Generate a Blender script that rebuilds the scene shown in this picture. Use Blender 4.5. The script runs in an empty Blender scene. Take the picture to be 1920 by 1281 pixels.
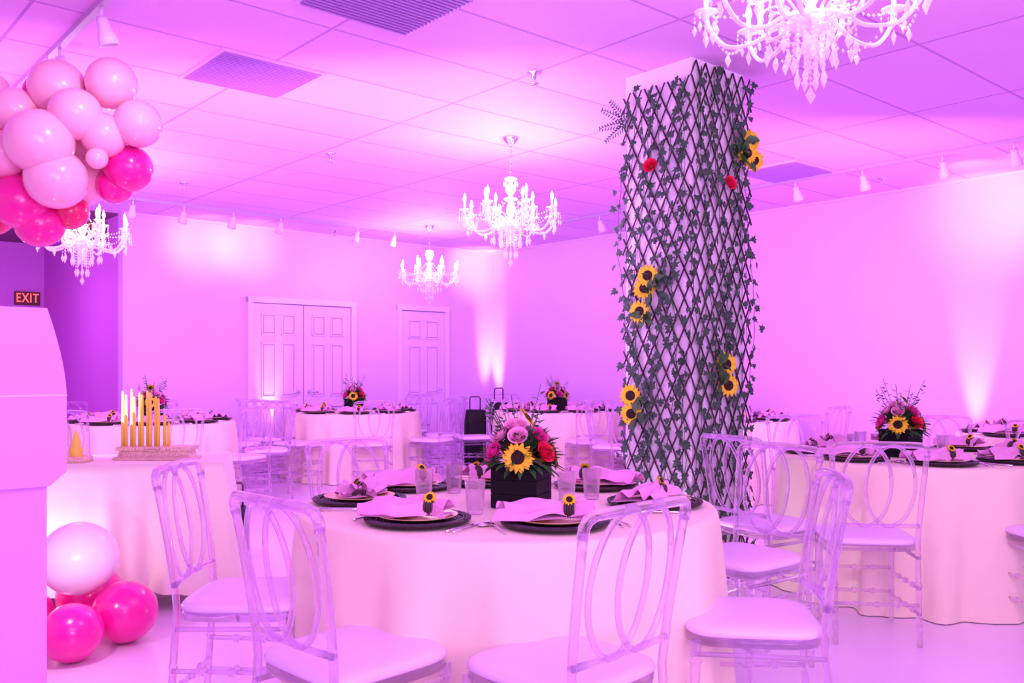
import bpy, math, random
from mathutils import Vector, Matrix, noise
random.seed(7)
scene=bpy.context.scene
COL=scene.collection
pi=math.pi
# ---------------------------------------------------------------- materials
def newmat(name):
    m=bpy.data.materials.new(name); m.use_nodes=True
    nt=m.node_tree; nt.nodes.clear()
    out=nt.nodes.new('ShaderNodeOutputMaterial')
    return m,nt,out
def pbr(name,col,rough=.5,metal=0,noise_amt=0,noise_scale=20,bump=0,bump_scale=60,emis=None,estr=0,trans=0,coat=0,sheen=0,sss=0,spec=.5):
    m,nt,out=newmat(name)
    b=nt.nodes.new('ShaderNodeBsdfPrincipled')
    b.inputs['Base Color'].default_value=(*col,1)
    b.inputs['Roughness'].default_value=rough
    b.inputs['Metallic'].default_value=metal
    b.inputs['Transmission Weight'].default_value=trans
    b.inputs['Coat Weight'].default_value=coat
    b.inputs['Sheen Weight'].default_value=sheen
    b.inputs['Specular IOR Level'].default_value=spec
    if emis:
        b.inputs['Emission Color'].default_value=(*emis,1); b.inputs['Emission Strength'].default_value=estr
    tc=nt.nodes.new('ShaderNodeTexCoord')
    if noise_amt>0:
        n=nt.nodes.new('ShaderNodeTexNoise'); n.inputs['Scale'].default_value=noise_scale; n.inputs['Detail'].default_value=4
        nt.links.new(tc.outputs['Object'],n.inputs['Vector'])
        mx=nt.nodes.new('ShaderNodeMix'); mx.data_type='RGBA'
        mx.inputs['A'].default_value=(*[c*(1-noise_amt) for c in col],1)
        mx.inputs['B'].default_value=(*[min(1,c*(1+noise_amt)) for c in col],1)
        nt.links.new(n.outputs['Fac'],mx.inputs['Factor']); nt.links.new(mx.outputs['Result'],b.inputs['Base Color'])
    if bump>0:
        n2=nt.nodes.new('ShaderNodeTexNoise'); n2.inputs['Scale'].default_value=bump_scale
        nt.links.new(tc.outputs['Object'],n2.inputs['Vector'])
        bp=nt.nodes.new('ShaderNodeBump'); bp.inputs['Strength'].default_value=bump; bp.inputs['Distance'].default_value=.01
        nt.links.new(n2.outputs['Fac'],bp.inputs['Height']); nt.links.new(bp.outputs['Normal'],b.inputs['Normal'])
    nt.links.new(b.outputs['BSDF'],out.inputs['Surface'])
    return m
def clear(name,tint,edge,lo,hi,rough=.05,glass=False,ior=1.35):
    m,nt,out=newmat(name)
    tr=nt.nodes.new('ShaderNodeBsdfTransparent'); tr.inputs['Color'].default_value=(*tint,1)
    b=nt.nodes.new('ShaderNodeBsdfPrincipled'); b.inputs['Base Color'].default_value=(*edge,1); b.inputs['Roughness'].default_value=rough
    b.inputs['Specular IOR Level'].default_value=.9; b.inputs['Coat Weight'].default_value=.6
    if glass:
        b.inputs['Transmission Weight'].default_value=.88; b.inputs['IOR'].default_value=ior
    lw=nt.nodes.new('ShaderNodeLayerWeight'); lw.inputs['Blend'].default_value=.45
    mr=nt.nodes.new('ShaderNodeMapRange'); mr.inputs['To Min'].default_value=lo; mr.inputs['To Max'].default_value=hi
    nt.links.new(lw.outputs['Facing'],mr.inputs['Value'])
    mix=nt.nodes.new('ShaderNodeMixShader')
    nt.links.new(mr.outputs['Result'],mix.inputs[0]); nt.links.new(tr.outputs[0],mix.inputs[1]); nt.links.new(b.outputs[0],mix.inputs[2])
    nt.links.new(mix.outputs[0],out.inputs['Surface'])
    return m
def emat(name,col,s,sample=False):
    m,nt,out=newmat(name); e=nt.nodes.new('ShaderNodeEmission'); e.inputs[0].default_value=(*col,1); e.inputs[1].default_value=s
    nt.links.new(e.outputs[0],out.inputs[0])
    if not sample:
        try: m.cycles.emission_sampling='NONE'
        except Exception: pass
    return m
M={}
M['wall']=pbr('wall_paint',(.84,.49,.98),.45,noise_amt=.02,noise_scale=2,bump=.05,bump_scale=30)
M['pillar']=pbr('pillar_paint',(.94,.80,.99),.45,noise_amt=.02,noise_scale=2,bump=.05,bump_scale=30)
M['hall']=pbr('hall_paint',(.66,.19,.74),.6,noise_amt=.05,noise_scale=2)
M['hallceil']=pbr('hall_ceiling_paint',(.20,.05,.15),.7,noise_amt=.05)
M['trim']=pbr('trim_paint',(.92,.62,.99),.35,noise_amt=.01)
M['door']=pbr('door_paint',(.90,.56,.99),.35,noise_amt=.015,noise_scale=3)
M['doorshadow']=pbr('door_groove_shade',(.60,.30,.78),.5,noise_amt=.03)  # darker copy of the door paint, shade painted into the panel grooves
M['grid']=pbr('ceiling_grid_metal',(.86,.52,.94),.4,noise_amt=.02)
M['vent']=pbr('vent_metal',(.48,.22,.66),.5,noise_amt=.05)
M['fixture']=pbr('fixture_white',(.88,.66,.95),.4,noise_amt=.02)
M['track']=pbr('track_metal',(.55,.34,.62),.4,noise_amt=.02)
M['cloth']=pbr('cream_tablecloth',(.93,.79,.62),.85,noise_amt=.03,noise_scale=4,bump=.15,bump_scale=300,sheen=.1)
M['cloth2']=pbr('white_tablecloth',(.95,.83,.74),.85,noise_amt=.03,noise_scale=4,bump=.15,bump_scale=250,sheen=.1)
M['acrylic']=clear('clear_acrylic',(.95,.85,1),(.96,.80,.99),.30,1.0,.03,True,1.42)
M['glass']=clear('drinking_glass',(.97,.92,1),(.95,.88,1),.10,.65,.02,True,1.30)
M['crystal']=clear('chandelier_crystal',(.97,.92,1),(.98,.92,1),.30,.95,.05)
M['cushion']=pbr('cushion_vinyl',(.88,.66,.94),.35,noise_amt=.02,noise_scale=8,bump=.05,bump_scale=40)
M['chrome']=pbr('chrome',(.85,.75,.9),.15,metal=1,noise_amt=.02)
M['bulb']=emat('flame_bulb',(1,.88,1),210,True)
M['candlesleeve']=pbr('candle_sleeve',(.95,.92,1),.3,noise_amt=.01)
M['gold']=pbr('gold_plate',(.85,.60,.30),.3,metal=.6,noise_amt=.06,noise_scale=40)
M['napkin']=pbr('pink_napkin',(.86,.38,.72),.75,noise_amt=.05,noise_scale=15,bump=.2,bump_scale=200,sheen=.2)
M['ring']=pbr('napkin_ring',(.05,.03,.03),.5,noise_amt=.2)
M['silver']=pbr('silver_cutlery',(.8,.75,.85),.18,metal=1,noise_amt=.02)
M['petal']=pbr('sunflower_petal',(.98,.66,.01),.6,noise_amt=.18,noise_scale=30)
M['seed']=pbr('sunflower_seed',(.045,.015,.01),.9,noise_amt=.5,noise_scale=200,bump=1,bump_scale=300)
M['rosered']=pbr('rose_red',(.80,.01,.08),.6,noise_amt=.15)
M['rosepink']=pbr('rose_pink',(.95,.38,.66),.6,noise_amt=.12)
M['rosemag']=pbr('rose_magenta',(.82,.04,.36),.6,noise_amt=.15)
M['leaf']=pbr('leaf_green',(.04,.13,.035),.5,noise_amt=.4,noise_scale=25)
M['ivy']=pbr('ivy_leaf',(.030,.080,.045),.55,noise_amt=.5,noise_scale=14)
M['sprig']=pbr('eucalyptus',(.10,.16,.12),.6,noise_amt=.3)
M['lattice']=pbr('lattice_wood',(.055,.022,.035),.6,noise_amt=.35,noise_scale=30,bump=.3)
M['blackbox']=pbr('black_wood_box',(.006,.004,.008),.6,noise_amt=.3,noise_scale=30,bump=.2,bump_scale=60,spec=.2)
M['black']=pbr('black_fabric',(.008,.006,.012),.6,noise_amt=.2,spec=.3)
M['bpink']=pbr('balloon_light_pink',(.99,.48,.66),.25,noise_amt=.02,coat=.5)
M['bmag']=pbr('balloon_magenta',(.95,.01,.36),.25,noise_amt=.03,coat=.5)
M['bred']=pbr('balloon_red',(.80,.01,.16),.25,noise_amt=.03,coat=.5)
M['bwhite']=pbr('balloon_white',(.98,.92,.94),.25,noise_amt=.01,coat=.5)
M['candle']=pbr('yellow_candle_wax',(.98,.74,.10),.5,noise_amt=.05)
M['goldbox']=pbr('gold_filigree',(.88,.58,.46),.4,metal=.3,noise_amt=.3,noise_scale=70,bump=1,bump_scale=80)
M['board']=pbr('painted_board',(.84,.36,.93),.5,noise_amt=.02,noise_scale=3)
M['exitbox']=pbr('exit_sign_case',(.10,.02,.03),.5,noise_amt=.1)
M['exitred']=emat('exit_letters',(1,.07,.08),3.0)
M['exitorange']=emat('exit_letters_orange',(1,.30,.28),1.4)
# woven charger
m,nt,out=newmat('woven_charger')
b=nt.nodes.new('ShaderNodeBsdfPrincipled'); tc=nt.nodes.new('ShaderNodeTexCoord'); w=nt.nodes.new('ShaderNodeTexWave')
w.wave_type='RINGS'; w.rings_direction='Z'; w.inputs['Scale'].default_value=28; w.inputs['Distortion'].default_value=1
cr=nt.nodes.new('ShaderNodeValToRGB'); cr.color_ramp.elements[0].color=(.006,.003,.006,1); cr.color_ramp.elements[1].color=(.07,.035,.05,1)
nt.links.new(tc.outputs['Object'],w.inputs['Vector']); nt.links.new(w.outputs['Fac'],cr.inputs[0]); nt.links.new(cr.outputs[0],b.inputs['Base Color'])
bp=nt.nodes.new('ShaderNodeBump'); bp.inputs['Strength'].default_value=.8; bp.inputs['Distance'].default_value=.004
nt.links.new(w.outputs['Fac'],bp.inputs['Height']); nt.links.new(bp.outputs[0],b.inputs['Normal']); b.inputs['Roughness'].default_value=.5
nt.links.new(b.outputs[0],out.inputs[0]); M['charger']=m
# ceiling tiles
m,nt,out=newmat('ceiling_tiles')
b=nt.nodes.new('ShaderNodeBsdfPrincipled'); tc=nt.nodes.new('ShaderNodeTexCoord'); br=nt.nodes.new('ShaderNodeTexBrick')
br.offset=0; br.squash=1
br.inputs['Scale'].default_value=1; br.inputs['Brick Width'].default_value=1.22; br.inputs['Row Height'].default_value=.61
br.inputs['Mortar Size'].default_value=.009; br.inputs['Mortar Smooth'].default_value=.2; br.inputs['Bias'].default_value=-.3
br.inputs['Color1'].default_value=(.89,.49,.95,1); br.inputs['Color2'].default_value=(.82,.43,.91,1); br.inputs['Mortar'].default_value=(.58,.25,.72,1)
nt.links.new(tc.outputs['Object'],br.inputs['Vector'])
n=nt.nodes.new('ShaderNodeTexNoise'); n.inputs['Scale'].default_value=90; nt.links.new(tc.outputs['Object'],n.inputs['Vector'])
bp=nt.nodes.new('ShaderNodeBump'); bp.inputs['Strength'].default_value=.3; bp.inputs['Distance'].default_value=.006
nt.links.new(n.outputs['Fac'],bp.inputs['Height'])
nt.links.new(bp.outputs[0],b.inputs['Normal']); nt.links.new(br.outputs['Color'],b.inputs['Base Color']); b.inputs['Roughness'].default_value=.7
nt.links.new(b.outputs[0],out.inputs[0]); M['ceil']=m
# floor
m,nt,out=newmat('polished_floor')
b=nt.nodes.new('ShaderNodeBsdfPrincipled'); tc=nt.nodes.new('ShaderNodeTexCoord'); n=nt.nodes.new('ShaderNodeTexNoise'); n.inputs['Scale'].default_value=1.2; n.inputs['Detail'].default_value=5
cr=nt.nodes.new('ShaderNodeValToRGB'); cr.color_ramp.elements[0].color=(.92,.70,.95,1); cr.color_ramp.elements[1].color=(.98,.79,.98,1)
nt.links.new(tc.outputs['Object'],n.inputs['Vector']); nt.links.new(n.outputs['Fac'],cr.inputs[0]); nt.links.new(cr.outputs[0],b.inputs['Base Color'])
b.inputs['Roughness'].default_value=.20; b.inputs['Specular IOR Level'].default_value=.7
nt.links.new(b.outputs[0],out.inputs[0]); M['floor']=m

# ---------------------------------------------------------------- mesh builder
class MB:
    def __init__(s): s.v=[];s.f=[];s.m=[];s.sm=[];s.mats=[];s.X=Matrix.Identity(4)
    def mi(s,k):
        if k not in s.mats: s.mats.append(k)
        return s.mats.index(k)
    def add(s,vs,fs,k,smooth=True):
        o=len(s.v); i=s.mi(k)
        s.v+= [tuple(s.X@Vector(p)) for p in vs]
        for f in fs: s.f.append([a+o for a in f]); s.m.append(i); s.sm.append(smooth)
    def box(s,x0,x1,y0,y1,z0,z1,k):
        s.add([(x0,y0,z0),(x1,y0,z0),(x1,y1,z0),(x0,y1,z0),(x0,y0,z1),(x1,y0,z1),(x1,y1,z1),(x0,y1,z1)],
              [(0,3,2,1),(4,5,6,7),(0,1,5,4),(1,2,6,5),(2,3,7,6),(3,0,4,7)],k,False)
    def tube(s,pts,r,k,seg=8,closed=False,flat=1.0):
        pts=[Vector(p) for p in pts]; n=len(pts)
        rr=r if isinstance(r,(list,tuple)) else [r]*n
        vs=[];fs=[]
        T=[]
        for i in range(n):
            if closed: t=pts[(i+1)%n]-pts[i-1]
            else: t=pts[min(i+1,n-1)]-pts[max(i-1,0)]
            T.append(t.normalized() if t.length>1e-9 else Vector((0,0,1)))
        up=Vector((0,0,1)) if abs(T[0].z)<.9 else Vector((0,1,0))
        N=(up-T[0]*up.dot(T[0])).normalized()
        for i in range(n):
            N=(N-T[i]*N.dot(T[i]))
            N=N.normalized() if N.length>1e-6 else Vector((1,0,0))
            B=T[i].cross(N)
            for j in range(seg):
                a=2*pi*j/seg
                vs.append(pts[i]+(N*math.cos(a)+B*math.sin(a)*flat)*rr[i])
        for i in range(n if closed else n-1):
            a=i*seg; c=((i+1)%n)*seg
            for j in range(seg):
                j2=(j+1)%seg; fs.append((a+j,a+j2,c+j2,c+j))
        if not closed:
            fs.append(tuple(reversed(range(seg)))); fs.append(tuple(range((n-1)*seg,n*seg)))
        s.add(vs,fs,k)
    def lathe(s,prof,k,seg=20,cap=True,smooth=True):
        vs=[];fs=[];n=len(prof)
        for r,z in prof:
            for j in range(seg):
                a=2*pi*j/seg; vs.append((r*math.cos(a),r*math.sin(a),z))
        for i in range(n-1):
            for j in range(seg):
                j2=(j+1)%seg; fs.append((i*seg+j,i*seg+j2,(i+1)*seg+j2,(i+1)*seg+j))
        if cap:
            fs.append(tuple(reversed(range(seg)))); fs.append(tuple(range((n-1)*seg,n*seg)))
        s.add(vs,fs,k,smooth)
    def octa(s,c,r,h,k):
        x,y,z=c
        s.add([(x+r,y,z),(x,y+r,z),(x-r,y,z),(x,y-r,z),(x,y,z+h),(x,y,z-h)],
              [(0,1,4),(1,2,4),(2,3,4),(3,0,4),(1,0,5),(2,1,5),(3,2,5),(0,3,5)],k,False)
    def ball(s,c,r,k,seg=24,rings=14,sz=1.0):
        vs=[];fs=[]
        for i in range(rings+1):
            th=pi*i/rings
            for j in range(seg):
                a=2*pi*j/seg
                zz=math.cos(th); q=math.sin(th)
                if zz<0: q*= (1+.06*zz)
                vs.append((c[0]+r*q*math.cos(a),c[1]+r*q*math.sin(a),c[2]+r*sz*zz))
        for i in range(rings):
            for j in range(seg):
                j2=(j+1)%seg; fs.append((i*seg+j,(i+1)*seg+j,(i+1)*seg+j2,i*seg+j2))
        s.add(vs,fs,k)
    def squircle(s,w,d,prof,k,seg=40,p=5):
        vs=[];fs=[];n=len(prof)
        for sc,z in prof:
            for j in range(seg):
                a=2*pi*j/seg; c=math.cos(a); q=math.sin(a)
                rr=(abs(c)**p+abs(q)**p)**(-1/p)
                vs.append(((w/2-sc)*c*rr,(d/2-sc)*q*rr,z))
        for i in range(n-1):
            for j in range(seg):
                j2=(j+1)%seg; fs.append((i*seg+j,i*seg+j2,(i+1)*seg+j2,(i+1)*seg+j))
        fs.append(tuple(reversed(range(seg)))); fs.append(tuple(range((n-1)*seg,n*seg)))
        s.add(vs,fs,k)
    def leaf(s,o,d,up,L,W,k,fold=.25,droop=.2):
        o=Vector(o); d=Vector(d).normalized(); up=Vector(up); sd=d.cross(up)
        if sd.length<1e-4: sd=d.cross(Vector((1,0,0)))
        sd.normalize(); up=sd.cross(d)
        vs=[o];fs=[]
        st=[(.3,.8),(.6,.85),(.85,.4)]
        for t,wv in st:
            c=o+d*L*t-up*droop*L*t*t
            vs+=[c+sd*W*wv*.5+up*W*fold*.5, c, c-sd*W*wv*.5+up*W*fold*.5]
        vs.append(o+d*L-up*droop*L)
        fs=[(0,1,2),(0,2,3),(1,4,5,2),(2,5,6,3),(4,7,8,5),(5,8,9,6),(7,10,8),(8,10,9)]
        s.add(vs,fs,k)
    def mesh(s,name):
        me=bpy.data.meshes.new(name); me.from_pydata(s.v,[],s.f)
        for k in s.mats: me.materials.append(M[k])
        me.polygons.foreach_set('material_index',s.m); me.polygons.foreach_set('use_smooth',s.sm)
        me.update(); return me
def ob(name,me,loc=(0,0,0),rz=0,parent=None,rot=None,scale=None):
    o=bpy.data.objects.new(name,me); COL.objects.link(o); o.location=loc
    o.rotation_euler=rot if rot else (0,0,rz)
    if scale: o.scale=scale
    if parent: o.parent=parent
    return o
def empty(name,loc,rz=0):
    o=bpy.data.objects.new(name,None); COL.objects.link(o); o.location=loc; o.rotation_euler=(0,0,rz); o.empty_display_size=.1; return o

# ---------------------------------------------------------------- room shell
TH=math.radians(41)
A=Vector((math.cos(TH),math.sin(TH),0)); Bv=Vector((-math.sin(TH),math.cos(TH),0))
C=Vector((-.3,13.1,0)); RZ=TH+pi; H=2.95
def R(t,u,z=0): 
    p=C-A*t-Bv*u; return Vector((p.x,p.y,z))
def room(name,fn,smooth=False):
    b=MB(); fn(b); return ob(name,b.mesh(name),C,RZ)
room('floor',lambda b:b.box(-.15,13,-3.4,13,-.1,0,'floor'))
room('ceiling',lambda b:b.box(-.15,9.6,-.15,9.6,H,H+.1,'ceil'))
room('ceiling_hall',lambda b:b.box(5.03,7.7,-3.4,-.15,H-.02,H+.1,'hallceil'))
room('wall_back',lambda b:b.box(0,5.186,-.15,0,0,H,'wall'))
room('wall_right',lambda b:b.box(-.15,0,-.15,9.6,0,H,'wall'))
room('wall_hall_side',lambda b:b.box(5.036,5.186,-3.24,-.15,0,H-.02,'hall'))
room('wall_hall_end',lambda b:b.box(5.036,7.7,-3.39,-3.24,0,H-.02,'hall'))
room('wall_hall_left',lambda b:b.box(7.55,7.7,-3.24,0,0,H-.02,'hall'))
room('baseboard_back',lambda b:(b.box(.02,.80,0,.015,0,.10,'trim'),b.box(1.68,2.30,0,.015,0,.10,'trim'),b.box(3.80,5.18,0,.015,0,.10,'trim')))
room('baseboard_right',lambda b:b.box(0,.015,.02,9.5,0,.10,'trim'))
# ceiling border angle
room('trim_ceiling',lambda b:(b.box(.0,5.18,0,.025,H-.025,H,'grid'),b.box(0,.025,.025,9.5,H-.025,H,'grid')))
def leafdoor(b,t0,t1,handle_side):
    w=t1-t0
    b.box(t0,t1,0.001,.03,.01,2.03,'door')
    cw=(w-.12*2-.10)/2
    for i in range(2):
        x0=t0+.12+i*(cw+.10)
        for z0,z1 in ((.2,.78),(.92,1.55),(1.67,1.9)):
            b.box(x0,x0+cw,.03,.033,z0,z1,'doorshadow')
            for q in ((x0-.012,x0+.004,z0-.012,z1+.012),(x0+cw-.004,x0+cw+.012,z0-.012,z1+.012)):
                b.box(q[0],q[1],.03,.044,q[2],q[3],'trim')
            b.box(x0-.012,x0+cw+.012,.03,.044,z0-.012,z0+.004,'trim'); b.box(x0-.012,x0+cw+.012,.03,.044,z1-.004,z1+.012,'trim')
            b.box(x0+.016,x0+cw-.016,.033,.042,z0+.016,z1-.016,'door')
    hx=t0+.07 if handle_side<0 else t1-.07
    b.tube([(hx,.03,.96),(hx,.08,.96),(hx-handle_side*.10,.085,.96)],.01,'chrome')
    b.box(hx-.025,hx+.025,.03,.037,.93,.99,'chrome')
def casing(b,t0,t1):
    b.box(t0-.07,t0-.004,0.001,.06,0,2.10,'trim'); b.box(t1+.004,t1+.07,0.001,.06,0,2.10,'trim'); b.box(t0-.07,t1+.07,0.001,.065,2.04,2.11,'trim')
    b.box(t0-.004,t1+.004,.0005,.004,0,2.04,'vent')
def dd(b):
    casing(b,2.38,3.71); leafdoor(b,2.38,3.039,1); leafdoor(b,3.051,3.71,-1)
room('door_1',dd)
def sd(b):
    casing(b,.88,1.60); leafdoor(b,.88,1.60,-1)
room('door_2',sd)
# vents
def ventf(t,u,louv):
    def f(b):
        h=.29
        b.box(t-h-.02,t+h+.02,u-h-.02,u+h+.02,H-.012,H,'grid')
        b.box(t-h,t+h,u-h,u+h,H-.016,H-.012,'vent')
        if louv:
            for i in range(19):
                q=u-h+.01+i*.030; b.box(t-h,t+h,q,q+.010,H-.026,H-.016,'vent')
        else:
            for i in range(24):
                q=u-h+.02+i*.024; b.box(t-h,t+h,q,q+.006,H-.02,H-.016,'vent')
    return f
room('ceiling_vent',ventf(6.10,5.18,False)); room('ceiling_vent',ventf(6.10,6.60,True)); room('ceiling_vent',ventf(1.53,5.79,False))
# sprinklers
b=MB(); b.lathe([(.0,0),(.045,0),(.042,-.008),(.016,-.014),(.014,-.040),(.006,-.045),(.006,-.062),(.028,-.063),(.028,-.068),(0,-.069)],'chrome',16,False); spr=b.mesh('ceiling_sprinkler')
for x,y in ((.126,5.15),(-1.435,7.09),(.09,8.5),(3.3,8.0),(-2.18,11.0),(-3.0,8.2)): ob('ceiling_sprinkler',spr,(x,y,H))
# ---------------------------------------------------------------- track lights
def head(b,x,y,ax,ay,k='fixture'):
    b.tube([(x,y,H-.03),(x,y,H-.075)],.008,k)
    X=b.X.copy()
    d=Vector((ax,ay,-1)).normalized(); q=d.to_track_quat('-Z','Y').to_matrix().to_4x4()
    b.X=Matrix.Translation((x,y,H-.075))@q
    b.lathe([(.0,.0),(.022,0),(.026,-.02),(.028,-.05),(.042,-.09),(.046,-.13),(.040,-.13),(.034,-.10),(.0,-.09)],k,16,False)
    b.X=X
def trk(b,horizontal,c,a0,a1,heads,aim):
    if horizontal: b.box(a0,a1,c-.017,c+.017,H-.03,H,'track')
    else: b.box(c-.017,c+.017,a0,a1,H-.03,H,'track')
    for h in heads:
        if horizontal: head(b,h,c,*aim)
        else: head(b,c,h,*aim)
room('track_light_rail',lambda b:trk(b,True,.9,1.9,5.6,(5.37,4.86,4.33,3.78,2.80,2.28),(0,-.5)))
room('track_light_rail',lambda b:trk(b,False,1.2,1.3,9.0,(1.6,3.3,5.70,6.33,6.99,7.51),(-.5,0)))
room('track_light_rail',lambda b:trk(b,False,7.08,2.6,8.2,(3.6,4.4,5.0,5.7,6.5),(-.3,0)))

# ---------------------------------------------------------------- EXIT signs
def exit_sign(loc,rz,s,mat,stem=None):
    e=empty('exit_sign',loc,rz)
    b=MB(); b.box(-.17*s,.17*s,-.0,.04,-.1*s,.1*s,'exitbox')
    if stem: b.tube([(0,.02,.1*s),(0,.02,stem)],.01,'track')
    ob('case',b.mesh('exit_case'),parent=e)
    cu=bpy.data.curves.new('exit_text','FONT'); cu.body='EXIT'; cu.size=.19*s; cu.align_x='CENTER'; cu.align_y='CENTER'; cu.extrude=.003; cu.offset=.001; cu.space_character=1.12
    o=bpy.data.objects.new('letters',cu); COL.objects.link(o)
    dg=bpy.context.evaluated_depsgraph_get(); me=bpy.data.meshes.new_from_object(o.evaluated_get(dg)); bpy.data.objects.remove(o)
    me.materials.clear(); me.materials.append(M[mat])
    o=ob('letters',me,(0,-.004,0),parent=e,rot=(pi/2,0,0),scale=(.72,1,1))
exit_sign(R(5.40,-3.20,2.19),TH,.9,'exitred')
exit_sign((-4.32,9.15,2.66),math.radians(20),1.0,'exitorange',H-2.66)

# ---------------------------------------------------------------- chair
def ringed(p0,p1,r,n=2,bump=1.6,steps=None):
    p0=Vector(p0);p1=Vector(p1);pts=[];rr=[]
    L=(p1-p0).length
    pts.append(p0);rr.append(r)
    for i in range(n):
        c=(i+1)/(n+1)
        for dt,q in ((-.012,1),(-.008,bump),(-.003,bump*1.1),(.0,bump*.8),(.003,bump*1.1),(.008,bump),(.012,1)):
            pts.append(p0.lerp(p1,c+dt/L));rr.append(r*q)
    pts.append(p1);rr.append(r)
    return pts,rr
def yb(z): # back slant
    return -.195-.06*max(0,(z-.46)/.42)**1.3
b=MB(); k='acrylic'
for sx in (-1,1):
    pts=[];rr=[]
    for z in [0,.06,.068,.075,.12,.128,.135,.2,.26,.268,.275,.34,.40]+[.46,.52,.58,.64,.70,.76,.82,.86]:
        y=-.225+.03*min(1,z/.46) if z<.46 else yb(z)
        pts.append((sx*(.182+.022*max(0,(z-.46)/.42)),y,z))
        rr.append((.0165 if z in (.068,.128,.268) else .0125)*(1 if z<.8 else .98))
    b.tube(pts,rr,k,10)
    # front leg
    pts=[];rr=[]
    for z,r in ((0,.010),(.05,.0125),(.1,.013),(.108,.019),(.114,.013),(.12,.019),(.128,.014),(.22,.015),(.228,.021),(.235,.014),(.242,.021),(.25,.0155),(.36,.016),(.368,.022),(.375,.016),(.43,.017)):
        pts.append((sx*(.172+.006*(1-z/.43)),.175+.012*(1-z/.43),z)); rr.append(r)
    b.tube(pts,rr,k,10)
    for z in (.13,.245):
        p,r=ringed((sx*.178,.18,z),(sx*.186,-.21,z+.01),.0085,3); b.tube(p,r,k,8)
    b.tube([(sx*.176,.18,.39),(sx*.183,-.2,.39)],.008,k,8)
for z in (.15,.265):
    p,r=ringed((-.175,.182,z),(.175,.182,z),.0085,3); b.tube(p,r,k,8)
p,r=ringed((-.182,-.21,.18),(.182,-.21,.18),.0085,3); b.tube(p,r,k,8)
# top rail with rounded corners
pts=[]
for x,z in ((-.204,.85),(-.204,.875),(-.195,.893),(-.175,.902),(-.12,.905),(-.06,.906),(0,.907),(.06,.906),(.12,.905),(.175,.902),(.195,.893),(.204,.875),(.204,.85)):
    pts.append((x,yb(z)-.02*(1-(x/.204)**2),z))
b.tube(pts,.0145,k,10)
b.tube([(x,yb(.535)-.012*(1-(x/.19)**2),.535) for x in (-.186,-.12,-.06,0,.06,.12,.186)],.010,k,8)
for c in (-.052,.052):
    pts=[]
    for i in range(40):
        a=2*pi*i/40; x=c+.108*math.cos(a); z=.718+.183*math.sin(a)
        pts.append((x,yb(z)-.014*(1-(x/.2)**2),z))
    b.tube(pts,.0085,k,8,closed=True)
b.squircle(.40,.405,[(.01,.415),(0,.42),(0,.437),(.006,.442)],k,40)
b.squircle(.405,.41,[(.012,.4425),(.001,.450),(0,.460),(.006,.470),(.022,.477),(.06,.481),(.12,.483)],'cushion',44)
chair=b.mesh('dining_chair')
def put_chair(x,y,fx,fy):
    rel=Vector((x,y,0))-C
    t=-rel.dot(A); u=-rel.dot(Bv)
    if t<.34 or (u<.34 and t<5.5): return None
    rz=math.atan2(fy,fx)-pi/2
    return ob('dining_chair',chair,(x,y,0),rz)

# ---------------------------------------------------------------- tablecloth
def cloth_mesh(name,r,nf,seed,k='cloth',rb=.04):
    rnd=random.Random(seed); b=MB(); seg=240; vs=[];fs=[]
    ph=[rnd.uniform(0,2*pi) for _ in range(6)]
    def fold(a,t):
        s1=math.sin(nf*a+ph[0]+.9*math.sin(2*a+ph[1])+.4*t)
        s2=math.sin((nf*2-3)*a+ph[2]+.7*math.sin(3*a+ph[4]))
        return (abs(s1)**.7*(1 if s1>0 else -1))*.65+s2*.35*t
    rings=[(.0,0.75),(.3,.75),(.6,.75),(r-.02,.75),(r-.005,.748),(r,.742),(r+.003,.73)]
    for rr,z in rings:
        for j in range(seg):
            a=2*pi*j/seg; vs.append((rr*math.cos(a),rr*math.sin(a),z))
    nz=18
    for i in range(1,nz+1):
        t=i/nz; z=.73-(.73-.004)*t
        for j in range(seg):
            a=2*pi*j/seg
            rr=r+.003+rb*t**.8+ .066*fold(a,t)*t**.55*(.75+.25*math.sin(3*a+ph[3]))
            vs.append((rr*math.cos(a),rr*math.sin(a),z))
    n=len(rings)+nz
    for i in range(n-1):
        for j in range(seg):
            j2=(j+1)%seg; fs.append((i*seg+j,(i+1)*seg+j,(i+1)*seg+j2,i*seg+j2))
    b.add(vs,fs,k)
    b.lathe([(0,.70),(r-.03,.70),(r-.03,.735),(0,.735)],'lattice',40,False)
    for q in range(4):
        a=pi/4+q*pi/2; b.tube([(.45*math.cos(a),.45*math.sin(a),.70),(.5*math.cos(a),.5*math.sin(a),0)],.015,'chrome')
    return b.mesh(name)
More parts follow.
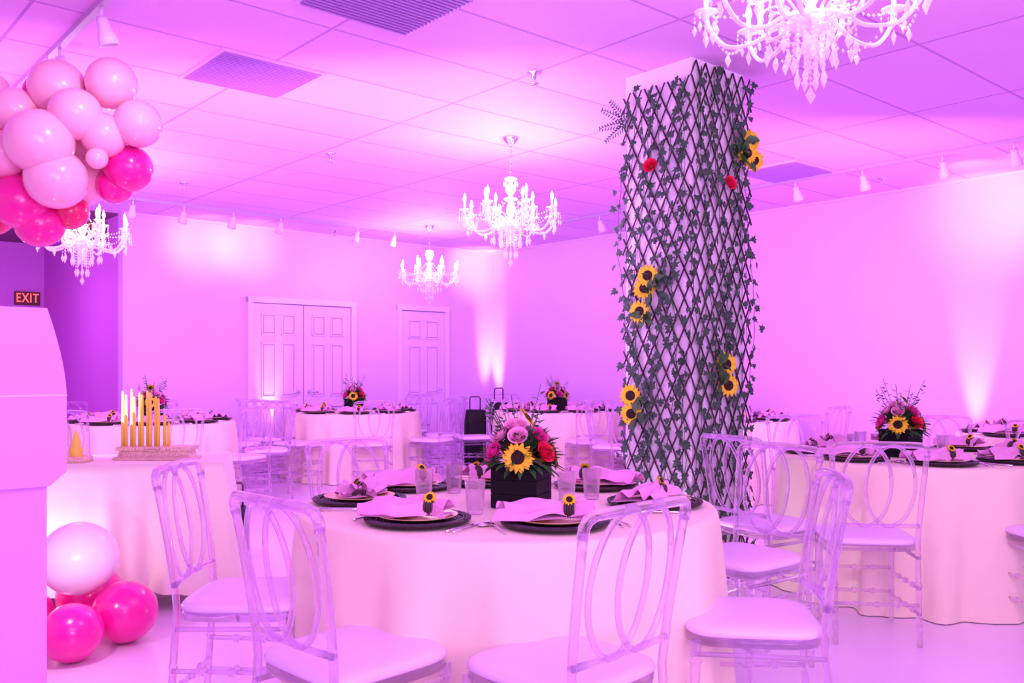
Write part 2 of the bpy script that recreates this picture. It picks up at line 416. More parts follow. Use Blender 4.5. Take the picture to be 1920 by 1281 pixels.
# ---------------------------------------------------------------- flowers
def sunflower(b,pos,nrm,r,droop=.1):
    X=b.X.copy(); n=Vector(nrm).normalized()
    q=n.to_track_quat('Z','Y').to_matrix().to_4x4()
    b.X=X@Matrix.Translation(pos)@q
    for ring,(cnt,L,tilt) in enumerate(((15,1.0,.12),(13,.88,.35))):
        for i in range(cnt):
            a=2*pi*(i+.5*ring)/cnt+random.uniform(-.08,.08); l=r*L*random.uniform(.9,1.05)
            d=Vector((math.cos(a),math.sin(a),tilt)); o=(r*.3*math.cos(a),r*.3*math.sin(a),.002*ring)
            b.leaf(o,d,(0,0,1),l*.72,r*.34,'petal',fold=.2,droop=.25)
    b.lathe([(0,-.004),(r*.40,-.002),(r*.43,.006),(r*.38,r*.14),(r*.22,r*.2),(0,r*.17)],'seed',18,False)
    b.X=X
def rose(b,pos,nrm,r,k):
    X=b.X.copy(); q=Vector(nrm).normalized().to_track_quat('Z','Y').to_matrix().to_4x4()
    b.X=X@Matrix.Translation(pos)@q
    for ring,(cnt,ro,op,h) in enumerate(((5,1.0,.55,.75),(5,.75,.3,.9),(4,.5,.12,1.0),(3,.28,.02,1.02))):
        for i in range(cnt):
            a0=2*pi*(i+ring*.37)/cnt; span=2*pi/cnt*.75
            vs=[];fs=[]
            for iu in range(5):
                u=iu/4
                for iv in range(5):
                    v=iv/4*2-1; a=a0+v*span
                    hh=u*h*r*(1-.18*v*v)
                    rad=r*ro*(.35+.6*math.sin(u*1.6))*(1+op*.5*u**3)+r*.02*(v)
                    vs.append((rad*math.cos(a),rad*math.sin(a),hh-r*.4))
            for iu in range(4):
                for iv in range(4):
                    p=iu*5+iv; fs.append((p,p+1,p+6,p+5))
            b.add(vs,fs,k)
    b.X=X
def centerpiece_mesh(seed,boxrot):
    random.seed(seed); b=MB(); b.X=Matrix.Rotation(boxrot,4,'Z')
    hx,hy,h=.085,.085,.15
    b.box(-hx+.008,hx-.008,-hy+.008,hy-.008,0,h-.02,'black')
    for i in range(3):
        z0=i*h/3+.001; z1=(i+1)*h/3-.001
        b.box(-hx,hx,-hy,-hy+.008,z0,z1,'blackbox'); b.box(-hx,hx,hy-.008,hy,z0,z1,'blackbox')
        b.box(-hx,-hx+.008,-hy+.008,hy-.008,z0,z1,'blackbox'); b.box(hx-.008,hx,-hy+.008,hy-.008,z0,z1,'blackbox')
    b.X=Matrix.Identity(4)
    for i in range(150):
        a=random.uniform(0,2*pi); e=random.uniform(-.35,1.1)
        d=Vector((math.cos(a)*math.cos(e),math.sin(a)*math.cos(e),math.sin(e)))
        o=Vector((0,0,h+.015))+Vector((d.x*.08,d.y*.08,d.z*.06+.0))
        b.leaf(o,d,(0,0,1),random.uniform(.05,.095),random.uniform(.018,.032),'leaf')
    for i in range(9):
        a=random.uniform(0,2*pi); L=random.uniform(.16,.25)
        p0=Vector((0,0,h)); tip=p0+Vector((math.cos(a)*.13,math.sin(a)*.13,L))
        pts=[p0.lerp(tip,q/4)+Vector((0,0,.01*q)) for q in range(5)]
        b.tube(pts,.0018,'sprig',4)
        for q in range(8):
            t=.40+q*.085; c=p0.lerp(tip,min(t,1.0)); aa=a+q*2.4
            b.leaf(c,(math.cos(aa),math.sin(aa),.6),(0,0,1),.034,.018,'sprig')
    for i in range(7):
        a=i*2*pi/7+.2; e=.05+.15*(i%2)
        d=Vector((math.cos(a)*math.cos(e),math.sin(a)*math.cos(e),math.sin(e)))
        p=Vector((d.x*.115,d.y*.115,h+.028+d.z*.1))
        if i%2==0: sunflower(b,p,d+Vector((0,0,.15)),.056)
        else: rose(b,p,d+Vector((0,0,.3)),.033,('rosered','rosemag','rosered')[i//2%3])
    for i in range(6):
        a=i*2*pi/6+.6; 
        d=Vector((math.cos(a)*.75,math.sin(a)*.75,.65)); p=Vector((d.x*.105,d.y*.105,h+.045+d.z*.09))
        rose(b,p,d,.031,('rosepink','rosered','rosepink','rosepink','rosemag','rosepink')[i])
    rose(b,(-.03,.0,h+.135),(-.3,-.3,.8),.034,'rosepink'); 
    sunflower(b,(.02,-.01,h+.165),(.5,-.6,.6),.046)
    return b.mesh('flower_centerpiece')
CP=[centerpiece_mesh(3,math.radians(-66)),centerpiece_mesh(11,.3)]
# ---------------------------------------------------------------- place setting pieces
b=MB(); b.lathe([(0,.002),(.12,.002),(.155,.006),(.168,.010),(.171,.015),(.166,.018),(.150,.015),(.12,.010),(0,.009)],'charger',48,False)
for rr,z in ((.168,.0155),(.158,.0165),(.148,.016)):
    b.tube([(rr*math.cos(2*pi*i/72),rr*math.sin(2*pi*i/72),z+.0018*(i%2)) for i in range(72)],.0038,'charger',5,True)
charger=b.mesh('charger_plate')
b=MB(); b.lathe([(0,.012),(.07,.012),(.095,.018),(.128,.026),(.130,.028),(.126,.0285),(.095,.022),(.07,.017),(0,.017)],'gold',48,False); gplate=b.mesh('dinner_plate')
def napkin_mesh(seed):
    rnd=random.Random(seed); b=MB(); nx,ny=34,26; vs=[];fs=[]
    ph=rnd.uniform(0,6)
    for layer in (0,1):
        base=len(vs)
        for i in range(nx+1):
            x=-.17+.28*i/nx; q=abs(x-.045)
            wdt=.018+min(.080,.75*q) if x<.045 else .018+min(.055,.85*q)
            for j in range(ny+1):
                v=j/ny*2-1
                amp=.014*min(1,q/.05+.25)
                z=.032+.044*(1-v*v)*(1-.35*min(1,q/.2))+amp*math.cos(v*3.5*pi+ph+x*9)+.006*math.sin(x*45+ph+v*2)
                if layer: z=.0285+.004*(1-v*v)
                vs.append((x+.018*math.sin(v*5+ph)*min(1,q/.08),v*wdt,max(z,.029) if not layer else z))
        for i in range(nx):
            for j in range(ny):
                p=base+i*(ny+1)+j; fs.append((p,p+ny+1,p+ny+2,p+1))
    b.add(vs,fs,'napkin')
    pts=[(.045+.0,.025*math.cos(a),.052+.025*math.sin(a)) for a in [2*pi*i/20 for i in range(20)]]
    for dx in (-.012,-.004,.004,.012):
        b.tube([(p[0]+dx,p[1],p[2]) for p in pts],.0045,'ring',5,True)
    random.seed(seed); sunflower(b,(.045,-.008,.082),(.1,-.8,.7),.024)
    return b.mesh('folded_napkin')
NK=[napkin_mesh(1),napkin_mesh(5),napkin_mesh(9)]
b=MB()
def spoonlike(b,x,kind):
    b.tube([(x,-.095,.004),(x,-.05,.005),(x,.02,.006),(x,.045,.005)],[.0055,.004,.003,.004],'silver',6,flat=.5)
    if kind=='spoon':
        X=b.X.copy(); b.X=X@Matrix.Translation((x,.065,.006))@Matrix.Diagonal((.019,.028,.006,1)); b.ball((0,0,0),1,'silver',12,8); b.X=X
    elif kind=='knife': b.box(x-.007,x+.007,.04,.13,.003,.006,'silver')
    else:
        b.box(x-.011,x+.011,.045,.07,.004,.007,'silver')
        for q in (-.009,-.003,.003,.009): b.box(x+q-.0015,x+q+.0015,.07,.105,.004,.007,'silver')
spoonlike(b,.19,'knife'); spoonlike(b,.215,'spoon'); spoonlike(b,-.19,'fork')
cut=b.mesh('cutlery')
b=MB(); b.lathe([(.0,0),(.026,0),(.028,.004),(.036,.115),(.034,.115),(.0265,.012),(0,.010)],'glass',24,False); tumbler=b.mesh('glass_tumbler')
def setting(x,y,ang,i,z=.7515,cutl=True):
    e=empty('place_setting',(x,y,z),ang+pi/2)
    ob('charger_plate',charger,parent=e); ob('dinner_plate',gplate,parent=e)
    ob('folded_napkin',NK[i%3],(0,0,0),[.3,-.4,.15,2.9,.5][i%5],parent=e)
    if cutl: ob('cutlery',cut,parent=e)
def table(cx,cy,seed,settings=None,cp=0,cprot=0,cpoff=(0,0),r=.75,nset=8,a0=0,skip=()):
    ob('round_banquet_table',cloth_mesh('round_banquet_table',r,13+seed%4,seed),(cx,cy,0),seed*.7)
    ob('flower_centerpiece',CP[cp],(cx+cpoff[0],cy+cpoff[1],.7515),cprot)
    if settings is None:
        settings=[]
        for i in range(nset):
            a=a0+2*pi*i/nset; settings.append((.55*math.cos(a),.55*math.sin(a)))
    for i,(dx,dy) in enumerate(settings):
        setting(cx+dx,cy+dy,math.atan2(dy,dx),i)
def ring_chairs(cx,cy,angs,rad=1.04):
    for a in angs:
        a=math.radians(a); put_chair(cx+rad*math.cos(a),cy+rad*math.sin(a),-math.cos(a)+random.uniform(-.12,.12),-math.sin(a)+random.uniform(-.12,.12))
T1=(-.016,3.28)
table(*T1,1,settings=[(-.285,-.42),(.15,-.48),(-.545,.02),(-.40,.40),(-.10,.55),(.36,.43),(.53,-.05)],cp=0,cprot=math.radians(46),cpoff=(.05,-.07))
for x,y in ((-.125,3.03),(-.33,3.36),(.30,3.38),(.20,3.28),(-.23,3.55),(.13,3.66)):
    ob('glass_tumbler',tumbler,(x,y,.7515))
table(2.31,5.15,2,cp=1,cprot=.4,cpoff=(-.12,-.1),a0=-1.75,nset=8)
table(4.15,6.7,3,cp=0,cprot=1.4,a0=.3)
table(2.05,8.9,4,cp=1,cprot=2.4,a0=.1)
table(-1.834,10.41,5,cp=1,cprot=1,a0=.2)
table(.541,10.7,6,cp=0,cprot=2,a0=.5)
table(-3.387,8.43,7,cp=1,cprot=3,a0=.4)
for x,y in ((1.98,5.2),(2.45,5.1),(2.1,5.4),(-3.5,8.25),(-3.2,8.6)): ob('glass_tumbler',tumbler,(x,y,.7515))
# chairs
put_chair(-.43,2.47,.70,.71)
put_chair(.13,2.38,-.70,.70)
put_chair(-.90,3.11,.99,.0)
put_chair(-.61,3.99,.62,-.78)
put_chair(.745,2.83,-.98,.12)
put_chair(.96,3.74,-.78,-.62)
put_chair(1.30,4.55,.84,.5)
put_chair(1.67,4.25,.12,1)
put_chair(2.62,4.25,-.15,1)
put_chair(2.05,6.16,.1,-1)
put_chair(2.85,6.05,-.5,-.85)
put_chair(3.25,5.30,-1,-.05)
put_chair(3.15,6.85,1,0)
put_chair(3.52,5.88,.6,.8)
put_chair(3.40,7.45,.7,-.7)
ring_chairs(2.05,8.9,(-100,-50,-10,75,120,170,215))
ring_chairs(-1.834,10.41,(-115,-70,-25,15,165,205,110,60))
ring_chairs(.541,10.7,(-120,-75,-30,120,200,75))
ring_chairs(-3.387,8.43,(-100,-60,-25,15,60,110,150,200,240))

# ---------------------------------------------------------------- column with trellis
P0=Vector((.983,4.9,0)); S=.48
e=empty('trellis_column',(P0.x,P0.y,0),TH)   # local x = A, local y = B
b=MB(); b.box(0,S,0,S,0,H,'pillar'); ob('pillar',b.mesh('pillar'),parent=e)
b=MB()
def lat(face,z0,z1,s0,s1,off):
    k=1.95; w=.0055
    def P(s,z,o): return (-o,s,z) if face=='L' else (s,-o,z)
    for sg in (1,-1):
        for i in range(-40,60):
            c=i*.165
            a,bb=s0,s1
            za=c+sg*k*(a-s0)+z0-0; zb=c+sg*k*(bb-s0)+z0
            pa=[a,za];pb=[bb,zb]
            def clip(p,q,zz):
                t=(zz-p[1])/(q[1]-p[1]); return [p[0]+t*(q[0]-p[0]),zz]
            lo,hi=(pa,pb) if za<zb else (pb,pa)
            if hi[1]<z0 or lo[1]>z1: continue
            if lo[1]<z0: lo=clip(lo,hi,z0)
            if hi[1]>z1: hi=clip(lo,hi,z1)
            o=off+(.006 if sg>0 else .013)
            if abs(hi[1]-lo[1])<.03: continue
            b.tube([P(lo[0],lo[1],o),P(hi[0],hi[1],o)],w,'lattice',4)
lat('L',.06,2.85,-.0,S+.01,.002); lat('R',.04,2.935,-.02,S+.06,.002)
ob('lattice',b.mesh('lattice'),parent=e)
# ivy
b=MB(); random.seed(21)
shape=[(0,-.05),(.28,-.18),(.50,.10),(.30,.26),(.42,.55),(.16,.52),(0,1.0),(-.16,.52),(-.42,.55),(-.30,.26),(-.50,.10),(-.28,-.18)]
def ivyleaf(p,ax,out,size):
    upv=Vector((0,0,1)); a=random.uniform(-2.6,2.6)+pi
    sd=Vector(ax); o=Vector(out)
    n=(o+sd*random.uniform(-.5,.5)+upv*random.uniform(-.2,.5)).normalized()
    t=(upv*math.cos(a)+sd*math.sin(a)); t=(t-n*t.dot(n)).normalized(); s2=n.cross(t)
    vs=[Vector(p)+t*size*.3+n*size*.1]
    for x,y in shape: vs.append(Vector(p)+s2*x*size+t*y*size)
    m=len(shape); fs=[(0,1+i,1+(i+1)%m) for i in range(m)]
    b.add(vs,fs,'ivy',False)
def facept(face,s,z,o): return (-o,s,z) if face=='L' else (s,-o,z)
for face,ax,out,s0,s1,zt,nv in (('L',(0,1,0),(-1,0,0),-.02,S+.02,2.86,9),('R',(1,0,0),(0,-1,0),-.03,S+.05,2.93,9)):
    for v in range(nv):
        s=s0+(s1-s0)*(v+.5)/nv; z=zt-random.uniform(0,.12); ph=random.uniform(0,6); pts=[]
        while z>.15:
            s_=s+.045*math.sin(z*4+ph)+random.uniform(-.008,.008); s_=max(s0-.02,min(s1+.02,s_)); o=.02+random.uniform(0,.02)
            pts.append(facept(face,s_,z,o))
            for q in range(random.choice((1,1,2))):
                ivyleaf(facept(face,s_+random.uniform(-.035,.035),z+random.uniform(-.02,.02),o+random.uniform(.0,.035)),ax,out,random.uniform(.034,.055))
            z-=random.uniform(.055,.085)
        b.tube(pts,.0022,'leaf',4)
# fern sprig
for tip in ((-.05,.16,.10),(-.08,.15,-.02),(-.04,.10,.14),(-.06,.12,-.10)):
    o=Vector((-.02,S-.03,2.68)); T=Vector(tip); b.tube([o,o+T*.5+Vector((0,0,.01)),o+T],.002,'leaf',4)
    for q in range(9):
        c=o+T*(q+1)/9.5; sd_=T.cross(Vector((-1,0,0))).normalized()
        for sg in (-1,1): b.leaf(c,sd_*sg+T.normalized()*.7,(-1,0,0),.045*(1-q/14),.010,'ivy')
ob('ivy_vines',b.mesh('ivy_vines'),parent=e)
b=MB(); random.seed(5)
for s,z in ((.262,1.77),(.285,1.70),(.322,1.57),(.39,1.09),(.385,.985)): 
    sunflower(b,facept('L',s,z,.06),(-1,-.45+random.uniform(-.2,.2),random.uniform(-.05,.2)),.068)
    for q in range(5): b.leaf(facept('L',s-.03,z-.02,.05),(-.3,random.uniform(-1,1),random.uniform(-1,.4)),(-1,0,0),.09,.05,'leaf')
for s,z in ((.47,2.56),(.43,2.48),(.50,2.45),(.231,1.27),(.25,1.15)):
    sunflower(b,facept('R',s,z,.06),(-.35+random.uniform(-.2,.2),-1,random.uniform(-.05,.2)),.068)
    for q in range(5): b.leaf(facept('R',s-.05,z,.05),(random.uniform(-1,.4),-.3,random.uniform(-.8,.8)),(0,-1,0),.09,.055,'leaf')
rose(b,facept('L',.25,2.39,.05),(-1,-.3,.3),.036,'rosered'); rose(b,facept('R',.28,2.29,.05),(-.2,-1,.3),.036,'rosered')
ob('flowers',b.mesh('column_flowers'),parent=e)

# ---------------------------------------------------------------- chandelier
b=MB()
b.lathe([(0,0),(.062,0),(.060,-.012),(.045,-.03),(.02,-.055),(.008,-.065),(.008,-.07)],'chrome',20,False)
for i in range(9):
    z=-.075-i*.024
    pts=[]
    for j in range(10):
        a=2*pi*j/10
        x=.008*math.cos(a); pts.append((x,0,z+.015*math.sin(a)) if i%2 else (0,x,z+.015*math.sin(a)))
    b.tube(pts,.0022,'chrome',4,True)
b.lathe([(0,-.285),(.02,-.29),(.045,-.30),(.05,-.31),(.02,-.325),(.014,-.34),(.03,-.36),(.042,-.385),(.03,-.41),(.014,-.425),(.016,-.44),(.05,-.45),(.052,-.46),(.018,-.475),(.022,-.50),(.034,-.53),(.03,-.56),(.016,-.585),(.02,-.60),(.06,-.625),(.075,-.64),(.07,-.665),(.04,-.69),(.02,-.70),(.028,-.73),(.034,-.75),(.02,-.775),(0,-.79)],'crystal',18,False)
def curve(pts,n=14):
    P=[Vector(p) for p in pts]; out=[]
    P=[P[0]*2-P[1]]+P+[P[-1]*2-P[-2]]
    for i in range(1,len(P)-2):
        for q in range(n//(len(P)-3)+1):
            t=q/(n//(len(P)-3)+1); p0,p1,p2,p3=P[i-1:i+3]
            out.append(.5*((2*p1)+(p2-p0)*t+(2*p0-5*p1+4*p2-p3)*t*t+(3*p1-p0-3*p2+p3)*t**3))
    out.append(P[-2]); return out
def arm(b,a,R_,zt,drop):
    X=b.X.copy(); b.X=X@Matrix.Rotation(a,4,'Z')
    b.tube(curve([(.04,0,-.65),(.10,0,-.64),(.5*R_,0,-.66-drop),(.78*R_,0,-.665-drop),(.96*R_,0,-.61-drop*.3),(R_,0,zt)],20),.0085,'crystal',6)
    b.tube(curve([(.05,0,-.62),(.10,0,-.57),(.15,0,-.58),(.16,0,-.63),(.125,0,-.635)],12),.005,'crystal',5)
    b.X=b.X@Matrix.Translation((R_,0,zt))
    b.lathe([(0,-.02),(.012,-.02),(.012,-.005),(.036,.004),(.042,.012),(.039,.013),(.014,.006),(.012,.012),(0,.012)],'crystal',14,False)
    b.lathe([(.008,.008),(.008,.062),(0,.063)],'candlesleeve',10,False)
    b.lathe([(.005,.062),(.010,.074),(.0115,.085),(.009,.10),(.004,.116),(0.0005,.126)],'bulb',8,False)
    for j in range(5):
        aa=2*pi*j/5; x,y=.040*math.cos(aa),.040*math.sin(aa)
        b.octa((x,y,-.008),.005,.007,'crystal'); b.octa((x,y,-.024),.0055,.008,'crystal')
        b.octa((x,y,-.058),.009,.024,'crystal')
    b.octa((0,0,-.05),.007,.012,'crystal'); b.octa((0,0,-.10),.012,.034,'crystal')
    b.X=X
for i in range(8): arm(b,2*pi*i/8+.25,.345,-.555,.03)
for i in range(4): arm(b,2*pi*i/4+.6,.20,-.50,.0)
# bead swags
for i in range(8):
    a=2*pi*i/8+.25
    for q in range(15):
        t=q/14; r=.045+(.345-.045)*t; z=-.455+(-.55+.455)*t-.075*math.sin(pi*t)
        b.octa((r*math.cos(a),r*math.sin(a),z),.0065,.0075,'crystal')
    a2=a+2*pi/8
    p=Vector((.345*math.cos(a),.345*math.sin(a),-.57)); p2=Vector((.345*math.cos(a2),.345*math.sin(a2),-.57))
    for q in range(1,13):
        t=q/13; c=p.lerp(p2,t); b.octa((c.x,c.y,c.z-.10*math.sin(pi*t)),.006,.008,'crystal')
    c=p.lerp(p2,.5); b.octa((c.x,c.y,-.70),.012,.03,'crystal')
# lower strings
for rr,n,z0,ln in ((.075,10,-.66,5),(.045,8,-.70,7),(.14,12,-.68,3)):
    for i in range(n):
        a=2*pi*i/n
        for q in range(ln): b.octa((rr*math.cos(a),rr*math.sin(a),z0-q*.020),.0065,.009,'crystal')
        b.octa((rr*math.cos(a),rr*math.sin(a),z0-ln*.020-.025),.012,.034,'crystal')
for q in range(5): b.octa((0,0,-.80-q*.02),.008,.010,'crystal')
b.octa((0,0,-.925),.018,.035,'crystal')
b.tube([(.14*math.cos(2*pi*i/24),.14*math.sin(2*pi*i/24),-.67) for i in range(24)],.004,'crystal',5,True)
# crown
for i in range(8):
    a=2*pi*i/8; b.octa((.048*math.cos(a),.048*math.sin(a),-.345),.009,.026,'crystal')
chand=b.mesh('crystal_chandelier')
def light(name,kind,loc,energy,col,**kw):
    l=bpy.data.lights.new(name,kind); l.energy=energy; l.color=col
    for k_,v in kw.items(): setattr(l,k_,v)
    o=bpy.data.objects.new(name,l); COL.objects.link(o); o.location=loc; return o
def aim(o,target):
    d=Vector(target)-o.location; o.rotation_euler=d.to_track_quat('-Z','Y').to_euler()
for (x,y,dz,rz) in ((.983,2.95,.12,.1),(-.01,6.6,0,.0),(-.98,10.64,0,.3),(-3.43,7.15,-.08,.5)):
    ob('crystal_chandelier',chand,(x,y,H),rz,scale=(1,1,1-dz/.95))

# ---------------------------------------------------------------- balloons
b=MB()
def balloon(b,c,r,k,tilt=(0,0,-1)):
    X=b.X.copy(); q=(-Vector(tilt)).normalized().to_track_quat('Z','Y').to_matrix().to_4x4()
    b.X=X@Matrix.Translation(c)@q
    b.ball((0,0,0),r,k,28,18,1.08)
    b.lathe([(.006,-r*1.06),(.004,-r*1.10),(.012,-r*1.17),(.010,-r*1.17)],k,8,False)
    b.X=X
cl=[(.228,0,.310,.12,'bpink'),(-.026,0,.284,.135,'bpink'),(.115,-.12,.13,.12,'bpink'),(.363,-.02,.113,.112,'bpink'),(-.205,-.05,.164,.11,'bpink'),
(-.23,-.1,-.049,.11,'bpink'),(-.02,-.18,-.015,.15,'bpink'),(.026,-.12,-.17,.14,'bpink'),(.212,-.05,.05,.105,'bpink'),(.205,-.1,-.07,.05,'bpink'),
(.276,.08,-.075,.115,'bmag'),(-.192,-.02,-.253,.135,'bmag'),(-.14,.05,-.348,.115,'bmag'),(-.02,.1,-.28,.09,'bred'),(-.287,.05,.044,.09,'bred'),
(-.154,.1,.29,.09,'bmag'),(.19,.12,-.15,.09,'bmag'),(-.38,0,-.16,.12,'bpink'),(-.42,.05,.12,.12,'bmag'),(.05,.1,.1,.14,'bpink'),(-.36,.0,.27,.10,'bpink'),(-.40,.1,-.30,.10,'bred'),(.0,.15,-.1,.15,'bpink')]
for dx,dy,dz,r,k in cl:
    balloon(b,(dx,dy,dz),r,k,Vector((-dx,.6-dy,-dz+.05)))
b.tube([(-.1,.25,0),(-.2,.42,.3),(-.35,.50,.64)],.003,'fixture',5)
ob('balloon_garland',b.mesh('balloon_garland'),(-2.15,4.3,2.3))
for nm,x,y,z,r,k in (('balloon',-1.865,3.80,.135,.124,'bmag'),('balloon',-1.756,4.07,.152,.14,'bmag'),('balloon',-1.96,4.06,.385,.165,'bwhite'),('balloon',-2.03,4.32,.162,.15,'bmag'),('balloon',-2.2,4.02,.145,.13,'bmag')):
    b=MB(); balloon(b,(0,0,0),r,k,(.3,.8,-.1)); ob(nm,b.mesh(nm),(x,y,z-.012 if z<.3 else z))

# ---------------------------------------------------------------- dessert table
d1=Vector((.97,.24,0)).normalized(); ang=math.atan2(d1.y,d1.x)
e=empty('dessert_table',(-1.52,4.72,0),ang)  # local: x to the right edge=0, goes negative; y back
b=MB(); W,D=1.5,.62; vs=[];fs=[]
def rectpt(s):
    per=2*(W+D); d=s*per
    if d<W: p=(-W+d,0); n=(0,-1)
    elif d<W+D: p=(0,d-W); n=(1,0)
    elif d<2*W+D: p=(-(d-W-D),D); n=(0,1)
    else: p=(-W,D-(d-2*W-D)); n=(-1,0)
    return p,n
N=260; rows=14
for i in range(rows+1):
    t=i/rows; z=.752-.66*t
    for j in range(N):
        s=j/N; p,n=rectpt(s)
        cx=-W/2; cy=D/2
        dc=min((Vector(p)-Vector(q)).length for q in ((0,0),(0,D),(-W,0),(-W,D)))
        rad=(Vector(p)-Vector((cx,cy))).normalized()
        fl=t**.8*(.05+.036*math.sin(dc*22+s*9)+.016*math.sin(dc*51+s*20))
        cf=.11*t*math.exp(-(dc/.10)**2)
        nn=Vector(n)*fl+rad*cf
        vs.append((p[0]+nn.x,p[1]+nn.y,z-(.06*t*math.exp(-(dc/.15)**2))))
for i in range(rows):
    for j in range(N):
        j2=(j+1)%N; fs.append((i*N+j,(i+1)*N+j,(i+1)*N+j2,i*N+j2))
fs.append(tuple(range(N))); b.add(vs,fs,'cloth2')
b.box(-W+.02,-.02,.02,D-.02,.72,.748,'lattice')
for x in (-W+.06,-.06):
    for y in (.06,D-.06): b.tube([(x,y,0),(x,y,.73)],.014,'chrome')
ob('tablecloth',b.mesh('dessert_tablecloth'),parent=e)
# candle stand
e2=empty('candle_stand',(-1.93,4.88,.753),ang-.25)
b=MB(); b.squircle(.44,.18,[(.0,.0),(0,.012),(.02,.018),(.03,.05),(.02,.055),(.02,.062)],'goldbox',40,8)
for i in range(22):
    a=2*pi*i/22; b.octa((.20*math.cos(a),.08*math.sin(a),.062),.012,.014,'goldbox')
b.box(-.2,.2,-.07,.07,.05,.07,'goldbox')
ob('base',b.mesh('candle_base'),parent=e2)
b=MB(); random.seed(2)
for i,(x,y,h) in enumerate(((-.19,.0,.30),(-.168,-.01,.28),(-.146,.01,.31),(-.124,-.01,.27),(-.102,.01,.29),(-.08,-.01,.28),(-.058,.01,.30),(-.036,-.01,.29),(-.014,.01,.27),(.008,-.01,.26),(.035,.01,.17),(.065,-.01,.13))):
    b.tube([(x,y,.065),(x,y,.07+h*.6),(x,y,.065+h),(x,y,.072+h)],[.0088,.0082,.0068,.002],'candle',10)
ob('taper_candles',b.mesh('taper_candles'),parent=e2)
# dessert tray with gold cone
e3=empty('dessert_tray',(-2.40,4.72,.753),ang)
b=MB(); b.squircle(.34,.2,[(0,0),(0,.02),(.01,.03),(.02,.03),(.03,.022)],'goldbox',40,6)
for x,y in ((-.08,0),(.02,.03),(.10,-.02)):
    X=b.X.copy(); b.X=Matrix.Translation((x,y,.022)); b.lathe([(.035,0),(.03,.02),(.035,.04),(.022,.06),(.025,.08),(.004,.14)],'candle' if x>.05 else 'cloth2',14,False); b.X=X
ob('tray',b.mesh('dessert_tray_mesh'),parent=e3)

# ---------------------------------------------------------------- foreground counter
e=empty('prop_counter',(-1.292,2.6,0),RZ)
def extr(b,poly,y0,y1,k):
    n=len(poly); vs=[(x,y0,z) for x,z in poly]+[(x,y1,z) for x,z in poly]
    fs=[tuple(range(n)),tuple(reversed(range(n,2*n)))]+[(i,i+n,(i+1)%n+n,(i+1)%n) for i in range(n)]
    b.add(vs,fs,k,False)
b=MB(); poly=[(.052,1.416)]
for i in range(1,9):
    t=i/8; poly.append((.052*(1-t)**1.6,1.416-.25*t))
poly+=[(0,.945),(.045,.905),(1.1,.905),(1.1,1.416)]
extr(b,poly,-.40,0,'board')
extr(b,[(-.001,1.163),(-.001,1.168),(1.1,1.168),(1.1,1.163)],-.401,.002,'trim')
ob('upper_panel',b.mesh('counter_upper'),parent=e)
b=MB(); b.box(.048,1.08,-.38,-.02,0,.905,'board'); ob('lower_cabinet',b.mesh('counter_lower'),parent=e)

# ---------------------------------------------------------------- bags
def suitcase(x,y,rz,w,d,h):
    b=MB(); b.squircle(w,d,[(.02,.04),(.005,.05),(0,.07),(0,h-.03),(.005,h-.01),(.02,h)],'black',32,6)
    for sx in (-1,1):
        for sy in (-1,1): 
            X=b.X.copy(); b.X=Matrix.Translation((sx*(w/2-.04),sy*(d/2-.035),.02))@Matrix.Rotation(pi/2,4,'Y'); b.lathe([(0,-.012),(.02,-.012),(.02,.012),(0,.012)],'ring',12,False); b.X=X
        b.tube([(sx*(w/2-.04),sy*(d/2-.035),.02),(sx*(w/2-.04),sy*(d/2-.035),.05)],.008,'ring',6)
    b.tube([(-w*.25,0,h-.01),(-w*.25,0,h+.14),(-w*.2,0,h+.16),(w*.2,0,h+.16),(w*.25,0,h+.14),(w*.25,0,h-.01)],.008,'ring',6)
    b.box(-w/2+.03,w/2-.03,-d/2-.012,-d/2+.002,h*.3,h*.8,'black')
    ob('suitcase',b.mesh('suitcase'),(x,y,0),rz)
suitcase(-.46,11.15,.2,.26,.22,.74); suitcase(-.17,11.5,.2,.22,.2,.84)
suitcase(-1.80,5.85,.3,.16,.22,.34)

# ---------------------------------------------------------------- floor uplights
WHT=(1,.86,1)
def par(t,u,aimt,energy,size,col=WHT,blend=.6):
    e=empty('uplight_par_can',R(t,u,0),RZ)
    b=MB(); b.lathe([(0,.03),(.06,.03),(.065,.05),(.065,.15),(.058,.155),(.055,.13),(0,.12)],'fixture',20,False)
    b.tube([(-.08,0,.0),(-.08,0,.09),(-.06,0,.09)],.006,'black',6); b.tube([(.08,0,.0),(.08,0,.09),(.06,0,.09)],.006,'black',6); b.box(-.09,.09,-.03,.03,0,.012,'black')
    ob('can',b.mesh('par_can'),parent=e)
    l=light('par_beam','SPOT',R(t,u,.17),energy,col,spot_size=math.radians(size),spot_blend=blend,shadow_soft_size=.03)
    aim(l,aimt)
par(.20,6.77,R(.0,6.77,1.6),190,22,blend=1)
par(.25,.28,R(.0,.03,2.2),420,22,blend=.9)
par(3.5,.24,R(3.5,0,1.3),90,28,blend=1)
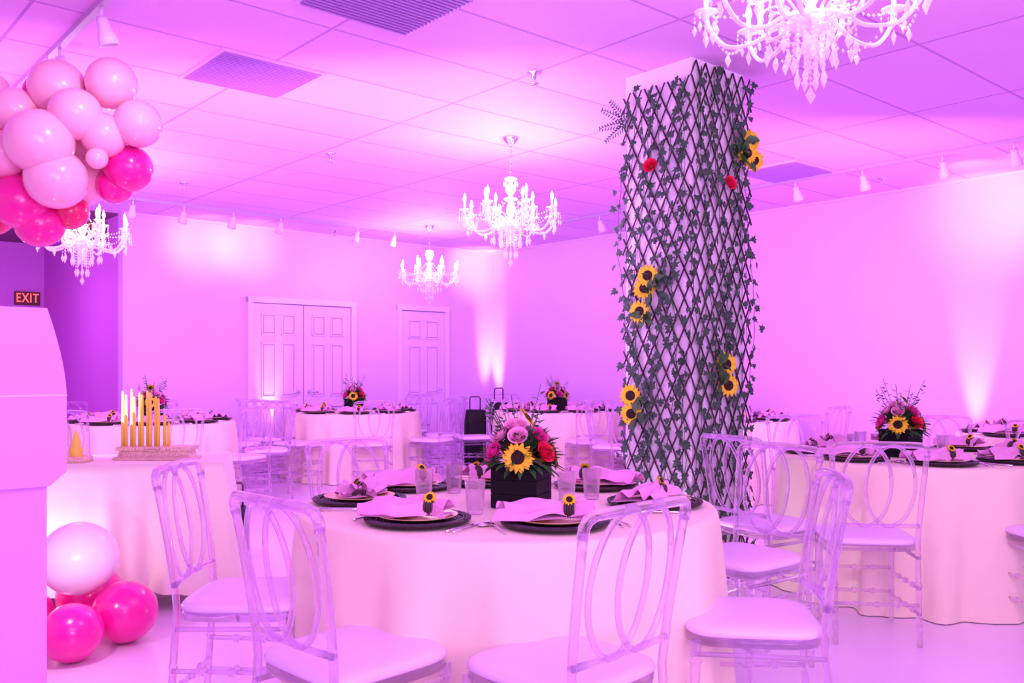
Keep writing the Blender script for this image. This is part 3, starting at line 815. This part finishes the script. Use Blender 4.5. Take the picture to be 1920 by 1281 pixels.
# wall washers from the track heads
for t,u,tt,uu,en in ((4.33,.78,4.33,0,17),(3.78,.78,3.78,0,17),(.5,.78,.35,0,26),(1.06,6.99,0,6.9,26),(1.06,7.51,0,7.3,16)):
    l=light('track_beam','SPOT',R(t,u,H-.22),en,WHT,spot_size=math.radians(80),spot_blend=1,shadow_soft_size=.04); aim(l,R(tt,uu,2.72))
l=light('track_beam','SPOT',R(7.0,6.5,H-.24),22,(1,.78,.92),spot_size=math.radians(80),spot_blend=1,shadow_soft_size=.05); aim(l,(-2.15,4.2,2.25))
light('balloon_fill','POINT',(-1.75,3.55,.5),3.2,(1,.85,1),shadow_soft_size=0)  # added unseen point light that brightens the balloon fronts
light('table_uplight','POINT',(-2.25,4.28,.35),3.2,(1,.80,1),shadow_soft_size=.04)
light('column_uplight','POINT',(.72,4.62,.12),7,(.95,.86,1),shadow_soft_size=0)
light('hall_fill','POINT',R(6.4,-.9,2.0),40,(.85,.32,1),shadow_soft_size=0)  # added unseen fill that lifts the hall side wall, no fixture
# added violet fill wash, unseen area lights with no real fixture
def wash(loc,target,en,sx,sy,col):
    l=light('unseen_fill','AREA',loc,en,col,shape='RECTANGLE',size=sx,size_y=sy); aim(l,target); return l
wash((.3,.2,2.5),(0,9,1.6),42,3,1,(.88,.44,1))
wash((-1.0,5.0,1.75),(-.3,13,3.0),78,2.4,1.2,(.78,.34,1))
wash((2.6,6.2,1.75),(2.6,13,3.0),44,1.6,1,(.76,.34,1))
wash((-3.0,4.6,1.5),(-3.5,9,2.9),48,2,1.2,(.88,.34,1))
wash((1.6,-.6,1.5),(2.2,4.5,3.1),80,2,1,(.84,.42,1))
w=bpy.data.worlds.new('world'); scene.world=w; w.use_nodes=True
bg=w.node_tree.nodes['Background']; bg.inputs[0].default_value=(.88,.49,1,1); bg.inputs[1].default_value=.80
# ---------------------------------------------------------------- camera
cam=bpy.data.cameras.new('camera'); co=bpy.data.objects.new('camera',cam); COL.objects.link(co)
co.location=(0,0,1.24); co.rotation_euler=(pi/2,0,0); cam.sensor_width=36; cam.lens=1680/1920*36; cam.shift_y=52.5/1920
scene.camera=co
scene.view_settings.view_transform='Standard'
